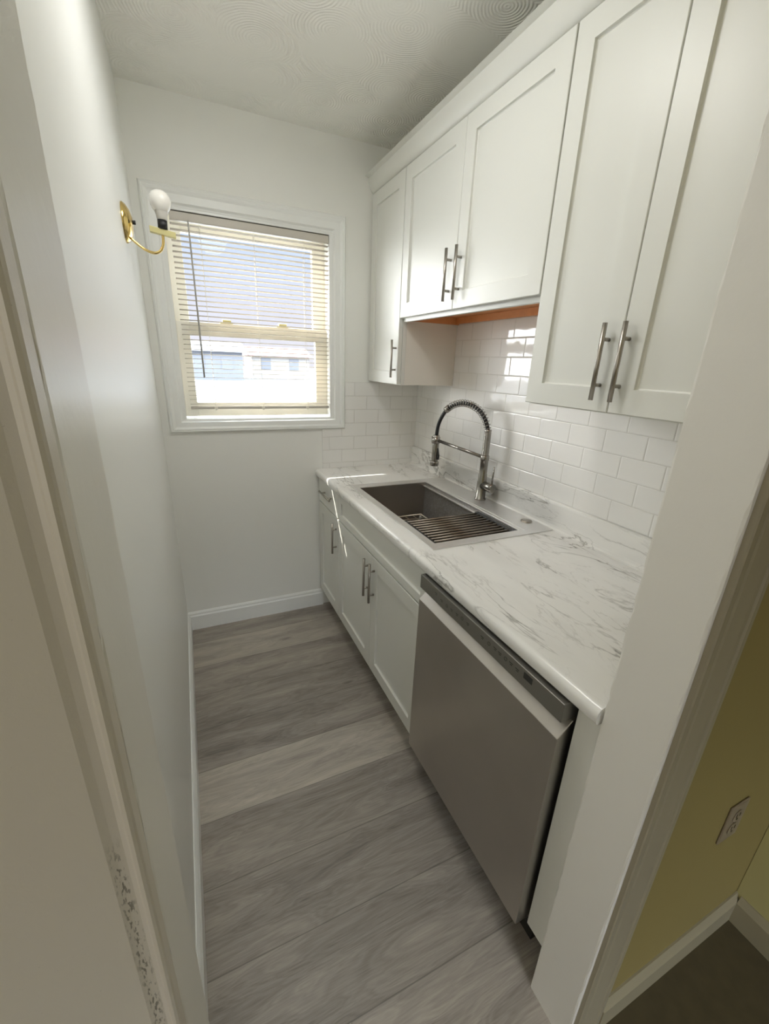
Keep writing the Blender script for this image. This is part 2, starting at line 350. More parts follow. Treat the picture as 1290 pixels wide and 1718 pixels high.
def mat_casing():
    m, nt, b = newmat('scuffed_casing_paint'); L = nt.links.new
    b.inputs['Roughness'].default_value = 0.40
    g = N(nt, 'ShaderNodeNewGeometry'); s = N(nt, 'ShaderNodeSeparateXYZ'); L(g.outputs['Position'], s.inputs[0])
    n = N(nt, 'ShaderNodeTexNoise'); n.inputs['Scale'].default_value = 260; n.inputs['Detail'].default_value = 6; n.inputs['Roughness'].default_value = 0.7; L(g.outputs['Position'], n.inputs['Vector'])
    mp = N(nt, 'ShaderNodeMapping'); mp.inputs['Scale'].default_value = (620, 620, 150); L(g.outputs['Position'], mp.inputs['Vector'])
    sc = N(nt, 'ShaderNodeTexNoise'); sc.inputs['Scale'].default_value = 1.0; sc.inputs['Detail'].default_value = 5; L(mp.outputs[0], sc.inputs['Vector'])
    def box(o, lo, hi, soft):
        a = N(nt, 'ShaderNodeMapRange', interpolation_type='SMOOTHSTEP'); a.inputs['From Min'].default_value = lo - soft; a.inputs['From Max'].default_value = lo + soft; L(o, a.inputs['Value'])
        c = N(nt, 'ShaderNodeMapRange', interpolation_type='SMOOTHSTEP'); c.inputs['From Min'].default_value = hi - soft; c.inputs['From Max'].default_value = hi + soft; c.inputs['To Min'].default_value = 1; c.inputs['To Max'].default_value = 0; L(o, c.inputs['Value'])
        k = N(nt, 'ShaderNodeMath', operation='MULTIPLY'); L(a.outputs[0], k.inputs[0]); L(c.outputs[0], k.inputs[1]); return k.outputs[0]
    def mul(a, c):
        k = N(nt, 'ShaderNodeMath', operation='MULTIPLY'); L(a, k.inputs[0]); L(c, k.inputs[1]); return k.outputs[0]
    band = mul(box(s.outputs['X'], -1.3395, -1.3325, 0.0025), box(s.outputs['Z'], 0.90, 1.14, 0.02))
    th = N(nt, 'ShaderNodeMapRange'); th.inputs['From Min'].default_value = 0.52; th.inputs['From Max'].default_value = 0.60; L(sc.outputs['Fac'], th.inputs['Value'])
    speck = N(nt, 'ShaderNodeMapRange'); speck.inputs['From Min'].default_value = 0.69; speck.inputs['From Max'].default_value = 0.74; L(n.outputs['Fac'], speck.inputs['Value'])
    f = N(nt, 'ShaderNodeMath', operation='MAXIMUM'); L(mul(band, th.outputs[0]), f.inputs[0]); L(speck.outputs[0], f.inputs[1])
    k = N(nt, 'ShaderNodeMath', operation='MULTIPLY'); k.inputs[1].default_value = 0.75; L(f.outputs[0], k.inputs[0])
    mx = N(nt, 'ShaderNodeMix', data_type='RGBA'); mx.inputs['A'].default_value = (0.65, 0.605, 0.53, 1); mx.inputs['B'].default_value = (0.10, 0.085, 0.06, 1)
    L(k.outputs[0], mx.inputs['Factor']); L(mx.outputs['Result'], b.inputs['Base Color'])
    bp = N(nt, 'ShaderNodeBump'); bp.inputs['Strength'].default_value = 0.25; bp.inputs['Distance'].default_value = 0.0006; L(n.outputs['Fac'], bp.inputs['Height']); L(bp.outputs[0], b.inputs['Normal'])
    return m
m_casing = mat_casing()

# ------------------------------------------------------------------ mesh helpers
class MB:
    def __init__(self): self.v = []; self.f = []; self.smooth = []
    def add(self, vs, fs, smooth=False):
        o = len(self.v); self.v += [tuple(p) for p in vs]
        for f in fs: self.f.append(tuple(i + o for i in f)); self.smooth.append(smooth)
    def box(self, x0, x1, y0, y1, z0, z1):
        x0, x1 = sorted((x0, x1)); y0, y1 = sorted((y0, y1)); z0, z1 = sorted((z0, z1))
        self.add([(x0, y0, z0), (x1, y0, z0), (x1, y1, z0), (x0, y1, z0), (x0, y0, z1), (x1, y0, z1), (x1, y1, z1), (x0, y1, z1)],
                 [(0, 3, 2, 1), (4, 5, 6, 7), (0, 1, 5, 4), (1, 2, 6, 5), (2, 3, 7, 6), (3, 0, 4, 7)])
        return self
    def sweep(self, pts, radii, n=12, cap=True):
        pts = [Vector(p) for p in pts]
        if not isinstance(radii, (list, tuple)): radii = [radii] * len(pts)
        rings = []; prev = None
        for i, p in enumerate(pts):
            t = (pts[min(i + 1, len(pts) - 1)] - pts[max(i - 1, 0)])
            if t.length < 1e-9: t = Vector((0, 0, 1))
            t.normalize()
            if prev is None:
                u = t.orthogonal().normalized()
            else:
                u = (prev - t * prev.dot(t))
                u = u.normalized() if u.length > 1e-6 else t.orthogonal().normalized()
            prev = u; w = t.cross(u)
            rings.append([p + (u * math.cos(a) + w * math.sin(a)) * radii[i] for a in [2 * PI * k / n for k in range(n)]])
        vs = [q for r in rings for q in r]; fs = []
        for i in range(len(rings) - 1):
            for k in range(n):
                a = i * n + k; b = i * n + (k + 1) % n
                fs.append((a, b, b + n, a + n))
        o = len(self.v); self.add(vs, fs, True)
        if cap:
            self.f.append(tuple(o + k for k in range(n))[::-1]); self.smooth.append(False)
            self.f.append(tuple(o + (len(rings) - 1) * n + k for k in range(n))); self.smooth.append(False)
        return self
    def cyl(self, a, b, r, n=16, r2=None):
        return self.sweep([a, b], [r, r if r2 is None else r2], n)
    def lathe(self, prof, origin, axis, n=24):
        ax = Vector(axis).normalized(); u = ax.orthogonal().normalized(); w = ax.cross(u); o = Vector(origin)
        vs = []; fs = []
        for (r, h) in prof:
            for k in range(n):
                a = 2 * PI * k / n; vs.append(o + ax * h + (u * math.cos(a) + w * math.sin(a)) * max(r, 1e-5))
        for i in range(len(prof) - 1):
            for k in range(n):
                a = i * n + k; b = i * n + (k + 1) % n; fs.append((a, b, b + n, a + n))
        self.add(vs, fs, True); return self
    def prism(self, prof, axis, a0, a1, smooth=False):
        # closed 2D profile extruded along axis: 'y' -> (x,z), 'z' -> (x,y), 'x' -> (y,z)
        def P(p, t):
            return (p[0], t, p[1]) if axis == 'y' else ((p[0], p[1], t) if axis == 'z' else (t, p[0], p[1]))
        n = len(prof); vs = [P(p, a0) for p in prof] + [P(p, a1) for p in prof]
        fs = [(i, (i + 1) % n, (i + 1) % n + n, i + n) for i in range(n)]
        self.add(vs, fs, smooth)
        o = len(self.v) - 2 * n
        self.f.append(tuple(o + i for i in range(n))[::-1]); self.smooth.append(False)
        self.f.append(tuple(o + n + i for i in range(n))); self.smooth.append(False)
        return self
    def build(self, name, mat, parent=None, origin=(0, 0, 0), bevel=0.0, seg=2, recalc=True):
        me = bpy.data.meshes.new(name)
        ori = Vector(origin)
        me.from_pydata([tuple(Vector(p) - ori) for p in self.v], [], self.f)
        for p, s in zip(me.polygons, self.smooth): p.use_smooth = s
        me.update()
        if recalc:
            bm = bmesh.new(); bm.from_mesh(me); bmesh.ops.recalc_face_normals(bm, faces=bm.faces); bm.to_mesh(me); bm.free()
        me.materials.append(mat)
        o = bpy.data.objects.new(name, me); COL.objects.link(o)
        if parent is not None:
            o.parent = parent; o.location = ori - world_loc(parent)
        else: o.location = ori
        if bevel:
            md = o.modifiers.new('bevel', 'BEVEL'); md.width = bevel; md.segments = seg; md.limit_method = 'ANGLE'; md.angle_limit = math.radians(40)
        return o
def world_loc(o):
    l = Vector(o.location)
    while o.parent is not None:
        o = o.parent; l = l + Vector(o.location)
    return l
def thing(name, label, cat, loc=(0, 0, 0), group=None):
    o = bpy.data.objects.new(name, None); o.empty_display_size = 0.05; COL.objects.link(o); o.location = loc
    tag(o, label, cat, group); return o
def tag(o, label, cat, group=None):
    o['label'] = label; o['category'] = cat
    if group: o['group'] = group
    return o
def struct(o):
    o['kind'] = 'structure'; return o
def ring_frame(mb, inner, outer, prof, plane_y, sgn=-1):
    # mitred frame in the XZ plane; prof = [(t across inner->outer, height out of the wall)]
    (ix0, ix1, iz0, iz1), (ox0, ox1, oz0, oz1) = inner, outer
    ic = [(ix0, iz0), (ix1, iz0), (ix1, iz1), (ix0, iz1)]; oc = [(ox0, oz0), (ox1, oz0), (ox1, oz1), (ox0, oz1)]
    n = len(prof); vs = []
    for c in range(4):
        for t, h in prof:
            vs.append((ic[c][0] + (oc[c][0] - ic[c][0]) * t, plane_y + sgn * h, ic[c][1] + (oc[c][1] - ic[c][1]) * t))
    fs = []
    for c in range(4):
        d = (c + 1) % 4
        for i in range(n):
            j = (i + 1) % n
            fs.append((c * n + i, d * n + i, d * n + j, c * n + j))
    mb.add(vs, fs)
def rough_box(x0, x1, y0, y1, z0, z1, nz=90, amp=0.0010, d=0.004):
    # board with flat faces whose long painted corners are slightly chipped and wavy
    mb = MB(); vs = []; fs = []
    for k in range(nz + 1):
        z = z0 + (z1 - z0) * k / nz
        j = [(random.gauss(0, amp), random.gauss(0, amp)) for _ in range(4)]
        c = [(x0, y0), (x1, y0), (x1, y1), (x0, y1)]
        sx_ = [1, -1, -1, 1]; sy_ = [1, 1, -1, -1]
        def cor(i): return (c[i][0] + sx_[i] * abs(j[i][0]), c[i][1] + sy_[i] * abs(j[i][1]), z)
        vs += [(x0, y0 + d, z), cor(0), (x0 + d, y0, z), (x1 - d, y0, z), cor(1), (x1, y0 + d, z), (x1, y1 - d, z), cor(2), (x1 - d, y1, z), (x0 + d, y1, z), cor(3), (x0, y1 - d, z)]
    for k in range(nz):
        for i in range(12):
            a = k * 12 + i; b = k * 12 + (i + 1) % 12; fs.append((a, b, b + 12, a + 12))
    fs.append(tuple(range(12))[::-1]); o = nz * 12; fs.append(tuple(o + i for i in range(12)))
    mb.add(vs, fs); return mb

# ------------------------------------------------------------------ dimensions
XL, ZC, YF, YN = -1.3785, 2.443, -1.911, -2.020      # left wall, ceiling, jamb far and near edges
XJR, XJL = -0.6254, -1.320
CT = 0.886                                            # counter top
# ------------------------------------------------------------------ setting
struct(MB().box(-1.60, 0.16, YN - 0.005, 0.12, -0.05, 0.0).build('floor', m_floor))
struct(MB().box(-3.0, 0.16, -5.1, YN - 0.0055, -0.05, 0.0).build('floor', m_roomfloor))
struct(MB().box(-3.0, 0.16, -5.1, 0.12, ZC, ZC + 0.05).build('ceiling', m_ceil))
struct(MB().box(XL - 0.12, XL, YF, 0.12, 0.0, ZC).build('wall_left', m_wall_left))
struct(MB().box(0.006, 0.16, YF, 0.12, 0.0, ZC).build('wall_right', m_wall))
IX0, IX1, IZ0, IZ1 = -1.280, -0.528, 1.172, 2.055     # window opening
OX0, OX1, OZ0, OZ1 = -1.346, -0.459, 1.111, 2.132     # casing outside edge
w = MB(); w.box(XL, IX0, 0, 0.12, 0, ZC); w.box(IX1, 0.006, 0, 0.12, 0, ZC); w.box(IX0, IX1, 0, 0.12, 0, IZ0); w.box(IX0, IX1, 0, 0.12, IZ1, ZC)
struct(w.build('wall_back', m_wall))
# partition with the opening the photo looks through
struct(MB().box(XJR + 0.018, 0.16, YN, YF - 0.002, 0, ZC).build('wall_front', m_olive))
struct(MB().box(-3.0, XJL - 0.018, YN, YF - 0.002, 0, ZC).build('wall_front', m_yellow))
struct(MB().box(XJL - 0.018, XJR + 0.018, YN, YF - 0.002, 2.06, ZC).build('wall_front', m_yellow))
struct(MB().box(0.012, 0.16, -5.1, YN - 0.001, 0, ZC).build('wall_right', m_yellow))
struct(MB().box(-3.12, -3.0, -5.1, YF, 0, ZC).build('wall_left', m_yellow))
w = MB(); w.box(-3.0, -1.75, -5.1, -4.95, 0, ZC); w.box(-0.25, 0.16, -5.1, -4.95, 0, ZC); w.box(-1.75, -0.25, -5.1, -4.95, 0, 0.9); w.box(-1.75, -0.25, -5.1, -4.95, 2.2, ZC)
struct(w.build('wall_rear', m_yellow))
# jambs and casings of the opening
struct(rough_box(XJR, XJR + 0.018, YN, YF, 0, 2.06).build('trim_1', m_jamb))
struct(rough_box(XJL - 0.05, XJL, YN, YF, 0, 2.06).build('trim_2', m_jamb))
struct(MB().box(XJL, XJR, YN, YF, 2.042, 2.06).build('trim_3', m_jamb))
cas = [(-1.3205, YN), (-1.3205, YN - 0.014), (-1.3215, YN - 0.0165), (-1.3235, YN - 0.0175), (-1.326, YN - 0.0165), (-1.328, YN - 0.0135), (-1.331, YN - 0.0125), (-1.336, YN - 0.0135), (-1.341, YN - 0.0155), (-1.43, YN - 0.0165), (-1.436, YN - 0.012), (-1.436, YN)]
struct(MB().prism(cas, 'z', 0, 2.12).build('trim_4', m_casing))
cas2 = [(-0.618, YN), (-0.618, YN - 0.008), (-0.616, YN - 0.010), (-0.604, YN - 0.010), (-0.600, YN - 0.0075), (-0.594, YN - 0.0095), (-0.565, YN - 0.012), (-0.556, YN - 0.012), (-0.553, YN - 0.009), (-0.548, YN - 0.013), (-0.538, YN - 0.013), (-0.534, YN - 0.009), (-0.534, YN)]
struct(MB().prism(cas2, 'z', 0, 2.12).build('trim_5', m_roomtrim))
struct(MB().box(-1.436, -0.534, YN - 0.014, YN, 2.05, 2.12).build('trim_6', m_roomtrim))
# baseboards
BH = 0.111
bp_ = [(0, 0), (0.0135, 0), (0.0135, 0.084), (0.0095, 0.092), (0.0095, 0.101), (0.005, 0.108), (0.0025, BH), (0, BH)]
struct(MB().prism([(-x, z) for x, z in bp_], 'x', XL, -0.60).build('baseboard_back', m_trim))
struct(MB().prism([(XL + x, z) for x, z in bp_], 'y', YF, -0.014).build('baseboard_left', m_trim))
bh2 = [(0, 0), (0.014, 0), (0.014, 0.075), (0.009, 0.085), (0.004, 0.096), (0, 0.096)]
struct(MB().prism([(YN - x, z) for x, z in bh2], 'x', -0.534, 0.012).build('baseboard_front', m_roombase))
struct(MB().prism([(0.012 - x, z) for x, z in bh2], 'y', -4.95, YN - 0.014).build('baseboard_right', m_roombase))

# ------------------------------------------------------------------ window
win = bpy.data.objects.new('window_1', None); COL.objects.link(win); win.location = (-0.9, 0, IZ0); struct(win)
mb = MB()
ring_frame(mb, (IX0, IX1, IZ0, IZ1), (OX0, OX1, OZ0, OZ1), [(0, 0), (0, .002), (.08, .003), (.12, .006), (.18, .0115), (.55, .0135), (.66, .018), (.74, .0195), (.80, .0175), (.86, .019), (.94, .015), (1, .006), (1, 0)], 0.0)
mb.build('casing', m_trim, win)
mb = MB(); t = 0.014
mb.box(IX0, IX0 + t, 0.0005, 0.118, IZ0, IZ1); mb.box(IX1 - t, IX1, 0.0005, 0.118, IZ0, IZ1); mb.box(IX0 + t, IX1 - t, 0.0005, 0.118, IZ1 - 0.010, IZ1); mb.box(IX0 + t, IX1 - t, 0.0005, 0.118, IZ0, IZ0 + 0.003)
mb.build('reveal', m_trim, win)
def sash(x0, x1, z0, z1, gx0, gx1, gz0, gz1, y0, y1):
    m_ = MB(); m_.box(x0, gx0, y0, y1, z0, z1); m_.box(gx1, x1, y0, y1, z0, z1); m_.box(gx0, gx1, y0, y1, z0, gz0); m_.box(gx0, gx1, y0, y1, gz1, z1)
    s_ = m_.build('sash', m_vinyl, win, bevel=0.002)
    MB().box(gx0 - .004, gx1 + .004, (y0 + y1) / 2 - .002, (y0 + y1) / 2 + .002, gz0 - .004, gz1 + .004).build('pane', m_glass, s_)
    return s_
sash(IX0 + t, IX1 - t, 1.582, IZ1 - 0.010, -1.205, -0.606, 1.612, 1.985, 0.086, 0.112)
sl = sash(IX0 + t, IX1 - t, IZ0 + 0.010, 1.618, -1.210, -0.604, 1.250, 1.560, 0.056, 0.084)
for x in (-1.042, -0.773):
    k_ = MB(); k_.box(x - .030, x + .030, 0.058, 0.082, 1.6185, 1.625); k_.box(x - .018, x + .022, 0.060, 0.078, 1.625, 1.636)
    k_.build('sash_lock', m_brasspaint, win, bevel=0.002)

# ------------------------------------------------------------------ venetian blind
bl = thing('venetian_blind', 'cream horizontal slat blind lowered over the window', 'blind', (-0.89, 0.018, 2.04))
BX0, BX1, BY = -1.2435, -0.5435, 0.0125
hr = MB(); hr.box(BX0 + .001, BX1 - .001, BY - .013, BY + .013, 2.008, 2.040); hr.build('headrail', m_headrail, bl, bevel=0.002)
MB().box(BX0 + .001, BX1 - .001, BY - .009, BY + .012, 2.0415, 2.0445).build('gap_strip', m_gap_strip, bl)  # dark strip put in to darken the gap above the headrail
sl_ = MB(); ns = 37; z_top, z_bot = 1.996, 1.245
for i in range(ns):
    z = z_top + (z_bot - z_top) * i / (ns - 1)
    top = []; bot = []
    K = 5
    for k in range(K):
        u = -1 + 2 * k / (K - 1)
        yy_ = BY + 0.0125 * u; zz_ = z + 0.0014 * (1 - u * u) - 0.0011 * u
        top.append((yy_, zz_)); bot.append((yy_, zz_ - 0.0006))
    sl_.prism(top + bot[::-1], 'x', BX0 + random.uniform(-.0015, .0015), BX1 + random.uniform(-.0015, .0015))
sl_.build('slats', m_slat, bl)
MB().box(BX0 + .002, BX1 - .002, BY - .007, BY + .005, 1.221, 1.234).build('bottom_rail', m_headrail, bl, bevel=0.003)
for x in (-1.127, -0.899, -0.667):
    c_ = MB()
    for dy in (-.0128, .0128): c_.cyl((x, BY + dy, 1.234), (x, BY + dy, 2.010), 0.0006, 6)
    c_.build('ladder_cord', m_cream, bl)
    k_ = MB(); k_.box(x - .008, x + .008, BY - .0095, BY - .0045, 1.218, 1.236); k_.cyl((x, BY - .0095, 1.217), (x, BY - .0095, 1.227), .005, 10)
    k_.build('rail_clip', m_cream, bl, bevel=.001)
MB().sweep([(-1.171, -0.003, 2.012), (-1.171, -0.006, 1.99), (-1.168, -0.008, 1.37)], [.0022, .0034, .0042], 8).build('tilt_wand', m_wand, bl)

# ------------------------------------------------------------------ tile backsplashes
o = MB().box(-0.003, 0.0055, YF + 0.003, -0.0005, 0.86, 1.70).build('backsplash', m_tile_r)
tag(o, 'long run of glossy white subway tile behind the sink', 'backsplash')
b_ = MB(); b_.box(-0.590, -0.0035, -0.006, -0.0003, 0.86, 1.110); b_.box(OX1 + .001, -0.0035, -0.006, -0.0003, 1.110, 1.3625)
o = b_.build('backsplash', m_tile_b)
tag(o, 'short panel of white subway tile on the window wall beside the casing', 'backsplash')

# ------------------------------------------------------------------ cabinets
def handle_mesh(length, standoff=0.024, r=0.0056):
    m_ = MB(); h = length / 2
    m_.cyl((0, 0, -h), (0, 0, h), r, 14)
    for s in (-1, 1): m_.cyl((0, 0, s * (h - 0.036)), (standoff, 0, s * (h - 0.036)), 0.0046, 10)
    return m_
HMESH = {}
def handle(parent, x_face, y, z, length, horiz=False, standoff=0.023):
    key = (round(length, 3), standoff)
    if key not in HMESH:
        o = handle_mesh(length, standoff).build('handle', m_nickel); HMESH[key] = o.data; bpy.data.objects.remove(o)
    o = bpy.data.objects.new('handle', HMESH[key]); COL.objects.link(o); o.parent = parent
    o.location = Vector((x_face - standoff, y, z)) - world_loc(parent)
    if horiz: o.rotation_euler = (PI / 2, 0, 0)
    o['label'] = 'brushed nickel bar pull'
    return o
def shaker(name, parent, xf, y0, y1, z0, z1, stile=0.057, th=0.019, rec=0.009):
    # shaker front facing -X : frame with a recessed flat panel and a small sloped inner edge
    y0, y1 = sorted((y0, y1))
    m_ = MB(); xb = xf + th; xr = xf + rec; e_ = 0.004
    a = [(y0, z0), (y1, z0), (y1, z1), (y0, z1)]
    def ins(d): return [(y0 + d, z0 + d), (y1 - d, z0 + d), (y1 - d, z1 - d), (y0 + d, z1 - d)]
    rings = [(xb, a), (xf + .0015, a), (xf, ins(.0015)), (xf, ins(stile)), (xr - .002, ins(stile + .001)), (xr, ins(stile + e_))]
    vs = []; fs = []
    for x, r_ in rings: vs += [(x, y, z) for y, z in r_]
    for k in range(len(rings) - 1):
        for i in range(4):
            j = (i + 1) % 4; fs.append((k * 4 + i, k * 4 + j, k * 4 + 4 + j, k * 4 + 4 + i))
    n = len(rings) * 4; fs.append((n - 4, n - 3, n - 2, n - 1)); fs.append((3, 2, 1, 0))
    m_.add(vs, fs)
    return m_.build(name, m_cab, parent, origin=(xf, (y0 + y1) / 2, (z0 + z1) / 2))
G = 0.0015
XB, ZB0, ZD = -0.616, 0.131, 0.700
XBB = XB + 0.020                                     # face frame plane
def base_carcass(parent, y0, y1):
    m_ = MB(); m_.box(XBB, -0.012, y0, y1, 0.115, 0.845)
    m_.build('body', m_cab, parent)
    MB().box(-0.535, -0.02, y0 + .001, y1 - .001, 0.0, 0.1145).build('toe_kick', m_kick, parent)
# narrow cabinet by the window wall
Y1, Y2, Y3, Y4, Y5 = -0.3660, -0.8075, -1.256, -1.850, -1.908
c = thing('base_cabinet', 'narrow white base cabinet with one drawer and one door beside the window wall', 'cabinet', (-0.3, -0.18, 0))
base_carcass(c, Y1 + .001, -0.016)
d = shaker('drawer', c, XB, Y1 + G + .002, -0.018, 0.706, 0.838, stile=0.0655)
handle(d, XB, -0.190, 0.782, 0.185, True)
d = shaker('door', c, XB, Y1 + G + .002, -0.018, ZB0, ZD)
handle(d, XB, Y1 + 0.034, 0.590, 0.172)
c = thing('base_cabinet', 'white sink base cabinet with two doors below a false drawer front', 'cabinet', (-0.3, -0.8, 0))
m_ = MB(); m_.box(XBB, -0.57, Y3 + .001, Y1 - .001, 0.115, 0.845); m_.box(-0.57, -0.012, Y3 + .001, Y1 - .001, 0.115, 0.62)
m_.build('body', m_cab, c)
MB().box(-0.535, -0.02, Y3 + .002, Y1 - .002, 0.0, 0.1145).build('toe_kick', m_kick, c)
shaker('false_front', c, XB, Y3 + G, Y1 - G, 0.706, 0.838, stile=0.034)
d = shaker('door', c, XB, Y2 + G, Y1 - G, ZB0, ZD)
handle(d, XB, Y2 + 0.031, 0.587, 0.180)
d = shaker('door', c, XB, Y3 + G, Y2 - G, ZB0, ZD)
handle(d, XB, Y2 - 0.031, 0.587, 0.184)
# filler beside the dishwasher
c = thing('filler_panel', 'narrow white filler panel between the dishwasher and the door jamb', 'panel', (-0.6, -1.88, 0.12))
MB().box(-0.612, -0.594, Y5, -1.8535, 0.143, 0.846).build('front_strip', m_cab, c, bevel=.001)
MB().box(-0.5935, -0.03, Y5, -1.893, 0.0, 0.846).build('end_panel', m_kick, c)

# wall cabinets
XU = -0.3229; ZU, ZUB, ZUT = 1.373, 1.666, 2.241
YA, YB1, YB2, YC1, YC2 = -0.374, -0.811, -1.2595, -1.5495, -1.840
XUF = XU + 0.0205
def wall_body(parent, y0, y1, z0, z1, mat=m_cab, side_mat=None):
    m_ = MB(); y0, y1 = sorted((y0, y1))
    m_.box(XUF, XUF + .018, y0, y1, z0, z1)
    m_.build('face_frame', m_cab, parent)
    m_ = MB(); m_.box(XUF + .0185, -0.0045, y0, y1, z0 + .001, z1)
    m_.build('body', side_mat or m_cab, parent)
ca = thing('wall_cabinet', 'narrow tall white wall cabinet with one door beside the window wall', 'cabinet', (-0.16, -0.19, ZU))
wall_body(ca, YA, -0.008, ZU - .004, ZUT + .012, side_mat=m_cab_side)
d = shaker('door', ca, XU, YA + G + .003, -0.012, ZU, ZUT)
handle(d, XU, YA + 0.026, 1.488, 0.170)
cb = thing('wall_cabinet', 'short two-door white wall cabinet above the faucet with bare wood underside', 'cabinet', (-0.16, -0.8, ZUB))
MB().box(XUF, XUF + .018, YB2 + .0005, YA - .0005, 1.650, ZUT + .012).build('face_frame', m_cab, cb)
MB().box(XUF + .0185, -0.0045, YB2 + .0005, YA - .0005, 1.700, ZUT + .012).build('body', m_cab, cb)
MB().box(XUF + .0185, -0.0045, YB2 + .0010, YA - .0010, 1.6885, 1.6995).build('bottom_panel', m_wood, cb)
m_ = MB(); m_.box(-0.022, -0.0045, YB2 + .013, YA - .013, 1.660, 1.688); m_.box(XUF + .0185, -0.0045, YA - .0125, YA - .001, 1.656, 1.688); m_.box(XUF + .0185, -0.0045, YB2 + .001, YB2 + .0125, 1.656, 1.688)
m_.build('hanging_rail', m_wood, cb)
d = shaker('door', cb, XU, YB1 + G, YA - G, ZUB, ZUT)
handle(d, XU, YB1 + 0.033, 1.780, 0.174)
d = shaker('door', cb, XU, YB2 + G, YB1 - G, ZUB, ZUT)
handle(d, XU, YB1 - 0.033, 1.779, 0.172)
cc = thing('wall_cabinet', 'tall two-door white wall cabinet nearest the camera beside the jamb', 'cabinet', (-0.16, -1.55, ZU))
wall_body(cc, -1.906, YB2 - .001, ZU - .004, ZUT + .012)
d = shaker('door', cc, XU, YC1 + G, YB2 - .004, ZU, ZUT)
handle(d, XU, YC1 + 0.034, 1.488, 0.176)
d = shaker('door', cc, XU, YC2 + G, YC1 - G, ZU, ZUT)
handle(d, XU, YC1 - 0.020, 1.488, 0.176)
# crown moulding along the top of the wall cabinets
cp = [(XUF - .004, 2.2445)]
for k in range(13):
    a = k / 12
    cp.append((XUF - .008 - 0.0315 * math.sin(a * PI / 2) ** 1.0, 2.2445 + 0.0015 + 0.062 * (1 - math.cos(a * PI / 2)) ** 0.9))
cp += [(-0.3625, 2.3125), (-0.3600, 2.3155), (XUF - .004, 2.3155)]
mb = MB(); mb.prism(cp, 'y', -1.905, -0.002)
o = mb.build('crown_moulding', m_cab)
for p in o.data.polygons: p.use_smooth = len(p.vertices) == 4
tag(o, 'white rounded crown moulding along the tops of the wall cabinets', 'moulding')
o.data.set_sharp_from_angle(angle=math.radians(35))

# ------------------------------------------------------------------ countertop
XC = -0.6328
SXF, SXB, SYF, SYN = -0.562, -0.030, -0.388, -1.195        # sink rim
BXF, BXB, BYF, BYN = -0.533, -0.1645, -0.443, -1.154       # basin opening
ct = thing('countertop', 'white marble-look laminate countertop with grey veins', 'countertop', (-0.3, -0.95, 0.848))
CB = 0.8475
prof = [(-0.555, CB), (XC + .010, CB), (XC + .003, CB + .003), (XC, CB + .009)]
for k in range(9):
    a = PI - k / 8 * PI / 2
    prof.append((XC + .016 + .016 * math.cos(a), CT - .016 + .016 * math.sin(a)))
prof.append((-0.555, CT))
mb = MB(); mb.prism(prof, 'y', Y5 + .002, -0.0075)
mb.box(-0.5551, -0.0045, SYF - 0.020, -0.0075, CB, CT)
mb.box(-0.5551, -0.0045, Y5 + .002, SYN + 0.020, CB, CT)
mb.box(-0.060, -0.0045, SYN + 0.020, SYF - 0.020, CB, CT)
o = mb.build('worktop', m_marble, ct)
for p in o.data.polygons: p.use_smooth = True
o.data.set_sharp_from_angle(angle=math.radians(35))
lp = [(-0.004, CT + .0005), (-0.034, CT + .0005), (-0.0265, CT + .004), (-0.0225, CT + .010), (-0.0205, CT + .018), (-0.0205, CT + .096), (-0.0190, CT + .102), (-0.0150, CT + .1055), (-0.004, CT + .1055)]
o = MB().prism(lp, 'y', Y5 + .002, -0.0075).build('upstand', m_marble, ct)

# ------------------------------------------------------------------ sink
sk = thing('sink', 'stainless steel drop-in workstation sink set in the marble counter', 'sink', (-0.3, -0.8, CT))
mb = MB(); zr0, zr1 = CT + .0004, CT + .0036
mb.box(SXF, BXF, SYN, SYF, zr0, zr1); mb.box(BXB, SXB, SYN, SYF, zr0, zr1); mb.box(BXF, BXB, BYF, SYF, zr0, zr1); mb.box(BXF, BXB, SYN, BYN, zr0, zr1)
mb.build('rim', m_sink, sk)
mb = MB(); zb, tk = 0.690, 0.003
mb.box(BXF - tk, BXF, BYN - tk, BYF + tk, zb, zr0); mb.box(BXB, BXB + tk, BYN - tk, BYF + tk, zb, zr0)
mb.box(BXF, BXB, BYF, BYF + tk, zb, zr0); mb.box(BXF, BXB, BYN - tk, BYN, zb, zr0); mb.box(BXF - tk, BXB + tk, BYN - tk, BYF + tk, zb - .003, zb)
mb.build('basin', m_basin, sk)
mb = MB(); mb.box(BXB - .012, BXB, BYN, BYF, 0.8675, 0.8705); mb.box(BXF, BXF + .010, BYN, BYF, 0.8675, 0.8705)
mb.box(BXB + .004, BXB + .007, BYN, BYF, zr1, zr1 + .0012); mb.box(BXB + .022, BXB + .0235, BYN - .01, BYF, zr1, zr1 + .0010)
mb.build('ledge', m_sink, sk)
MB().lathe([(0, .006), (.018, .006), (.0215, .0045), (.0225, .0022), (.0225, 0)], (-0.066, -1.088, zr1), (0, 0, 1), 28).build('hole_cover', m_nickel, sk)
MB().lathe([(0, .0008), (.036, .0008), (.042, .003), (.045, .001), (.045, 0)], (-0.35, -0.80, zb), (0, 0, 1), 28).build('drain', m_steel, sk)

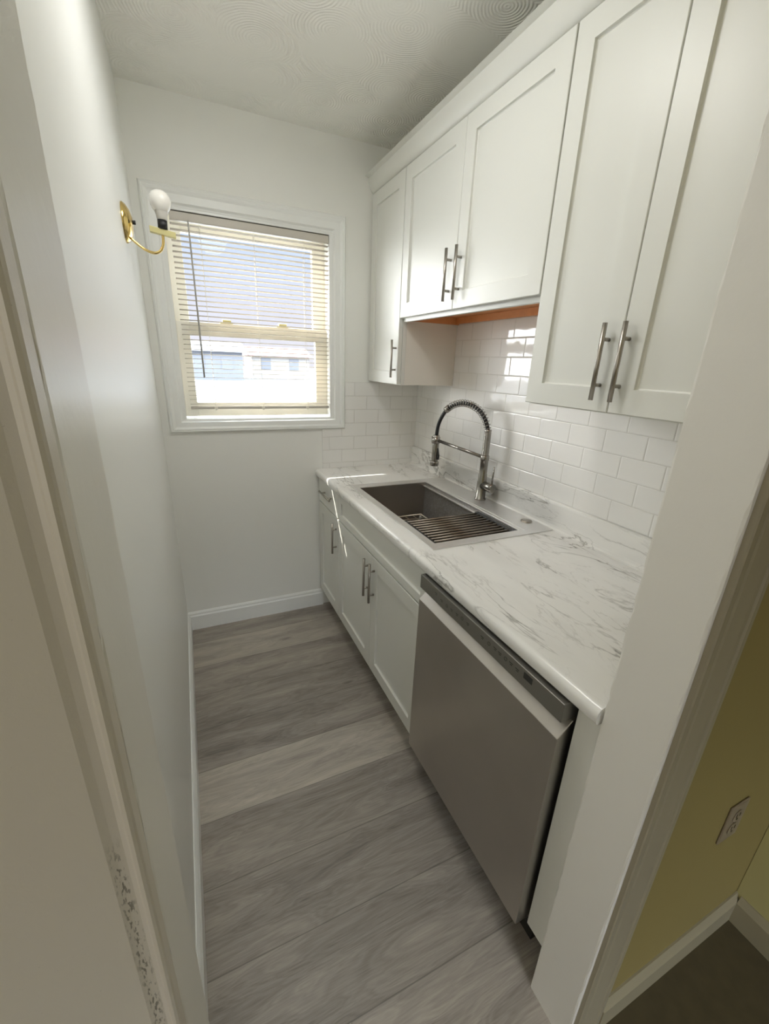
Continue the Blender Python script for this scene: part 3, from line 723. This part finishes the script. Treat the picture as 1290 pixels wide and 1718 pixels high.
# wire grid inside the basin
gr = thing('sink_grid', 'steel wire grid resting inside the sink basin', 'sink grid', (-0.35, -0.8, zb))
mb = MB(); zg = 0.722; gx0, gx1, gy0, gy1 = BXF + .022, BXB - .030, BYN + .02, BYF - .025
mb.sweep([(gx0, gy0, zg), (gx1, gy0, zg), (gx1, gy1, zg), (gx0, gy1, zg), (gx0, gy0, zg)], .0030, 8)
for k in range(1, 13):
    y = gy0 + (gy1 - gy0) * k / 13; mb.cyl((gx0, y, zg), (gx1, y, zg), .0020, 6)
for k in range(1, 7):
    x = gx0 + (gx1 - gx0) * k / 7; mb.cyl((x, gy0, zg - .004), (x, gy1, zg - .004), .0020, 6)
mb.build('wire_frame', m_wire, gr)
for (x, y) in ((gx0 + .012, gy0 + .02), (gx1 - .012, gy0 + .02), (gx0 + .012, gy1 - .02), (gx1 - .012, gy1 - .02)):
    MB().cyl((x, y, zb + .0005), (x, y, zg), .006, 10).build('foot', m_bulbneck, gr)

# roll-up rack over the near end of the sink
rk = thing('drying_rack', 'black roll-up drying rack lying across the near end of the sink', 'rack', (-0.35, -1.03, CT))
ry0, ry1 = -1.150, -0.905; rx0, rx1 = BXF + .003, BXB - .003
zr = 0.8705 + .0062
nr = 11; proto = None
for k in range(nr):
    y = ry0 + .010 + (ry1 - ry0 - .020) * k / (nr - 1)
    if proto is None:
        proto = MB().cyl((rx0 + .006, 0, 0), (rx1 - .006, 0, 0), .0048, 12).build('rod', m_rack, rk)
        proto.location = Vector((0, y, zr)) - Vector(rk.location)
    else:
        q = proto.copy(); COL.objects.link(q); q.parent = rk; q.location = Vector((0, y, zr)) - Vector(rk.location)
for (a, b) in ((rx0, rx0 + .016), (rx1 - .018, rx1)):
    MB().box(a, b, ry0, ry1, zr - .0060, zr + .0062).build('end_strip', m_black, rk, bevel=.003)

# ------------------------------------------------------------------ faucet
FX, FY = -0.068, -0.783; ang = math.radians(15)
fd = Vector((-math.sin(ang), math.cos(ang), 0)); FB = zr1 + .0002
def fp(s, z): return Vector((FX, FY, 0)) + fd * s + Vector((0, 0, z))
fa = thing('faucet', 'brushed steel spring-neck kitchen faucet standing behind the sink', 'faucet', (FX, FY, FB))
mb = MB(); mb.lathe([(0, 0), (.026, 0), (.026, .006), (.022, .008), (.022, .082), (.0195, .090), (.0195, .118), (.0175, .122), (.0175, .182), (.0195, .184), (.0195, .204), (.0165, .206), (0, .206)], (FX, FY, FB), (0, 0, 1), 28)
mb.build('body', m_steel, fa)
mb = MB(); mb.lathe([(.0150, .206), (.0150, .31), (.0158, .312), (.0158, .320), (0.006, .320)], (FX, FY, FB), (0, 0, 1), 24)
# fine coil rings of the straight part
for k in range(26):
    z = FB + .208 + k * .0039
    mb.lathe([(.0148, z - .0018), (.0166, z), (.0148, z + .0018)], (FX, FY, 0), (0, 0, 1), 20)
mb.build('lower_spring', m_steel, fa)
# hose arch
ctrl = [(0.0, 1.185), (0.004, 1.215), (0.022, 1.250), (0.055, 1.283), (0.100, 1.303), (0.150, 1.309), (0.200, 1.299), (0.245, 1.274), (0.280, 1.232), (0.300, 1.185), (0.306, 1.130), (0.306, 1.10)]
def catmull(c, m=10):
    out = []
    P_ = [c[0]] + c + [c[-1]]
    for i in range(1, len(P_) - 2):
        for k in range(m):
            t = k / m; p0, p1, p2, p3 = [Vector(q) for q in P_[i - 1:i + 3]]
            out.append(.5 * ((2 * p1) + (p2 - p0) * t + (2 * p0 - 5 * p1 + 4 * p2 - p3) * t * t + (3 * p1 - p0 - 3 * p2 + p3) * t ** 3))
    out.append(Vector(c[-1])); return out
arch = catmull([(a, b, 0) for a, b in ctrl])
path = [fp(p.x, p.y) for p in arch]
MB().sweep(path, .0090, 12).build('hose', m_black, fa)
# open spring coil around the arch
lens = [0]
for i in range(1, len(path)): lens.append(lens[-1] + (path[i] - path[i - 1]).length)
def at(s):
    for i in range(1, len(lens)):
        if lens[i] >= s:
            t = (s - lens[i - 1]) / max(1e-9, lens[i] - lens[i - 1]); return path[i - 1].lerp(path[i], t), (path[i] - path[i - 1]).normalized()
    return path[-1], (path[-1] - path[-2]).normalized()
s_end = lens[next(i for i, p in enumerate(arch) if p.x > 0.238)]
coil = []; turns = 21; side = fd.cross(Vector((0, 0, 1)))
for k in range(turns * 14 + 1):
    s = 0.018 + (s_end - 0.018) * k / (turns * 14); p, tt = at(s); n1 = side; n2 = tt.cross(n1)
    a = 2 * PI * k / 14; coil.append(p + (n1 * math.cos(a) + n2 * math.sin(a)) * .0152)
MB().sweep(coil, .0016, 6).build('spring', m_steel, fa)
p, tt = at(s_end); MB().sweep([p - tt * .002, p + tt * .018], .0160, 18).build('spring_collar', m_steel, fa)
# spray head, trigger, docking arm, lever
mb = MB(); hs = 0.306
mb.sweep([fp(hs, 1.142), fp(hs, 1.138), fp(hs, 1.05), fp(hs, 1.012), fp(hs, 1.008)], [.0120, .0165, .0165, .0155, .0155], 20)
mb.sweep([fp(hs, 1.010), fp(hs, 1.006), fp(hs, .992), fp(hs, .986)], [.0200, .0225, .0225, .0205], 20)
mb.build('spray_head', m_steel, fa)
mb = MB(); q0 = fp(hs - .0165, 1.078); q1 = fp(hs - .024, 1.040); q2 = fp(hs - .0235, 1.024)
mb.sweep([q0, q1, q2, fp(hs - .0160, 1.024)], [.004, .0055, .0055, .004], 8); mb.build('trigger', m_black, fa)
mb = MB(); mb.sweep([fp(hs + .0005, 1.100), fp(hs + .0005, 1.132)], .0205, 20)
mb.sweep([fp(hs + .019, 1.100), fp(hs + .027, 1.102), fp(hs + .027, 1.130)], [.004, .004, .004], 8)
mb.build('holder_ring', m_steel, fa)
mb = MB(); mb.sweep([fp(.016, 1.086), fp(hs - .018, 1.115)], .0078, 14); mb.build('support_arm', m_steel, fa)
mb = MB(); ly = 0.9585
ld = Vector((0.10, -0.99, 0)).normalized()
b0 = Vector((FX, FY, ly)) + ld * .010
mb.sweep([b0, b0 + ld * .060, b0 + ld * .064], [.0205, .0205, .0185], 24); mb.build('valve', m_steel, fa)
lv = b0 + ld * .052
MB().sweep([lv + Vector((0, 0, .018)), lv + Vector((.000, -.004, .098))], [.0042, .0036], 10).build('lever', m_steel, fa)

# ------------------------------------------------------------------ dishwasher
XD = -0.642
dw = thing('dishwasher', 'stainless steel dishwasher with dark control strip under the counter', 'dishwasher', (-0.3, -1.55, 0))
DY0, DY1 = Y4 + .006, Y3 - .004
MB().box(-0.588, -0.06, DY0 + .004, DY1 - .004, 0.105, 0.838).build('tub', m_dark, dw)
dp = [(XD, 0.142), (XD, 0.754), (XD + .0005, 0.7555), (-0.606, 0.790), (-0.596, 0.793), (-0.590, 0.793), (-0.590, 0.142), (-0.637, 0.139)]
o = MB().prism(dp, 'y', DY0, DY1).build('door', m_dw, dw, bevel=.0015)
MB().box(XD - .0003, -0.590, DY0 + .0005, DY1 - .0005, 0.7985, 0.8445).build('control_panel', m_panel, dw, bevel=.0015)
cpn = dw.children[-1]
for i, (y, z) in enumerate([(-1.356, .826), (-1.388, .820), (-1.416, .820), (-1.441, .820), (-1.467, .822), (-1.492, .825), (-1.518, .824), (-1.581, .824), (-1.608, .825), (-1.631, .826), (-1.649, .825), (-1.670, .826), (-1.689, .826), (-1.710, .825)]):
    mk = MB()
    if i % 3 == 2:
        n = 12
        for a in range(n):
            t0 = 2 * PI * a / n; t1 = 2 * PI * (a + 1) / n
            mk.sweep([(XD - .0006, y + .0048 * math.cos(t0), z + .0048 * math.sin(t0)), (XD - .0006, y + .0048 * math.cos(t1), z + .0048 * math.sin(t1))], .0006, 4)
    else:
        mk.box(XD - .0009, XD - .0002, y - .006, y + .006, z + .0015, z + .0030)
        mk.box(XD - .0009, XD - .0002, y - .004, y + .003, z - .0030, z - .0016)
    mk.build('button_mark', m_mark, cpn)
MB().box(XD - .0010, XD - .0002, -1.757, -1.731, 0.8215, 0.8365).build('display', m_mark, cpn)
MB().box(-0.560, -0.53, DY0 + .004, DY1 - .004, 0.0, 0.104).build('kick_plate', m_dark, dw)

# ------------------------------------------------------------------ wall sconce on the left wall
SY, SZ = -0.532, 1.853
sc = thing('wall_sconce', 'brass wall sconce with a bare bulb and no shade on the left wall', 'wall lamp', (XL, SY, SZ))
MB().lathe([(.056, 0.0003), (.056, .004), (.050, .012), (.036, .021), (.018, .026), (0, .027)], (XL, SY, SZ), (1, 0, 0), 36).build('backplate', m_brass, sc)
MB().cyl((XL + .024, SY - .004, SZ + .003), (XL + .034, SY - .004, SZ + .003), .006, 12).build('cap_screw', m_black, sc)
arm = catmull([(XL + .012, SZ - .038, 0), (XL + .028, SZ - .052, 0), (XL + .052, SZ - .068, 0), (XL + .078, SZ - .074, 0), (XL + .097, SZ - .064, 0), (XL + .106, SZ - .044, 0), (XL + .108, SZ - .018, 0)])
MB().sweep([(p.x, SY, p.y) for p in arm], .0042, 12).build('arm', m_brass, sc)
ax_, az_ = XL + .109, SZ - .012
br = MB(); tl = math.radians(8)
def bpx(u, dz): return (ax_ + u * math.cos(tl), az_ - u * math.sin(tl) + dz)
pr = [bpx(-.038, .0065), bpx(-.038, -.0050), bpx(-.0365, -.0050), bpx(-.0365, .003), bpx(.0365, .003), bpx(.0365, -.007), bpx(.038, -.007), bpx(.038, .0065)]
br.prism([bpx(-.038, .008), bpx(-.038, -.009), bpx(.038, -.009), bpx(.038, .008)], 'y', SY - .010, SY + .010)
br.build('shade_bracket', m_brasspaint, sc, bevel=.001)
MB().cyl((ax_ + .001, SY, az_ + .0075), (ax_ + .002, SY, az_ + .0335), .0145, 20).build('socket', m_black, sc)
MB().lathe([(.0135, .034), (.0155, .036), (.0165, .046), (.0195, .056), (.0205, .060)], (ax_ + .002, SY, az_), (0, 0, 1), 24).build('bulb_collar', m_bulbneck, sc)
MB().lathe([(.0206, .058), (.026, .065), (.0305, .075), (.0320, .085), (.0305, .096), (.025, .106), (.016, .113), (.007, .1155), (0, .116)], (ax_ + .002, SY, az_), (0, 0, 1), 28).build('bulb', m_bulb, sc)

# ------------------------------------------------------------------ outlet in the near room
ol = thing('power_outlet', 'beige duplex power outlet on the olive wall at lower right', 'outlet', (-0.245, YN, 0.533))
MB().box(-0.281, -0.211, YN - .0050, YN - .0003, 0.476, 0.590).build('plate', m_outlet, ol, bevel=.002)
for zc in (0.5525, 0.5135):
    r_ = MB(); r_.sweep([(-0.246, YN - .0052, zc), (-0.246, YN - .0068, zc)], .0165, 20); r_ = r_.build('receptacle', m_outlet, ol)
    s_ = MB(); s_.box(-0.2535, -0.2510, YN - .0075, YN - .0066, zc - .001, zc + .009); s_.box(-0.2405, -0.2380, YN - .0075, YN - .0066, zc - .001, zc + .008)
    s_.sweep([(-0.246, YN - .0066, zc - .008), (-0.246, YN - .0075, zc - .008)], .0028, 10); s_.build('slots', m_slot, r_)
MB().cyl((-0.246, YN - .0050, 0.533), (-0.246, YN - .0062, 0.533), .003, 10).build('screw', m_slot, ol)

# ------------------------------------------------------------------ outdoors beyond the window
struct(MB().box(-12, 12, 0.3, 12.5, -0.9, -0.6).build('ground', plain('bounce_ground', (0.50, 0.495, 0.48), 0.8, var=0.06, bscale=0.5)))  # unseen near ground, made bright to bounce light up to the ceiling
struct(MB().box(-60, 60, 12.5, 110, -0.9, -0.6).build('ground', m_snow))
def house(x, y, wdt, dep, h, rh, wall, roof, label):
    t_ = thing('house', label, 'house', (x, y, -0.6))
    MB().box(x - wdt / 2, x + wdt / 2, y, y + dep, -0.6, h).build('walls', wall, t_)
    MB().prism([(y - .4, h + .01), (y + dep + .4, h + .01), (y + dep / 2, h + rh)], 'x', x - wdt / 2 - .4, x + wdt / 2 + .4).build('roof', roof, t_)
    for k in (-.28, .22): MB().box(x + wdt * k - .5, x + wdt * k + .5, y - .06, y - .01, 0.4, 1.5).build('window', m_roofg, t_)
house(1.5, 42, 5, 6, 1.9, .9, m_houseb, m_roofg, 'small grey house far outside, seen through the lower left of the window')
house(8.5, 46, 6, 7, 1.7, 1.0, m_house, m_roof, 'pale house with two windows far outside, seen through the lower right of the window')

# ------------------------------------------------------------------ unseen fixture added for the kitchen fill lights (set at the top)
cl = thing('fill_fixture', 'round white fixture added overhead, out of view, for the kitchen fill lights', 'fill light fixture', (-0.97, -1.13, ZC))
MB().lathe([(0, 0), (.19, 0), (.19, -.030), (.17, -.040), (0, -.040)], (-0.97, -1.13, ZC - .0005), (0, 0, 1), 36).build('canopy', m_trim, cl)
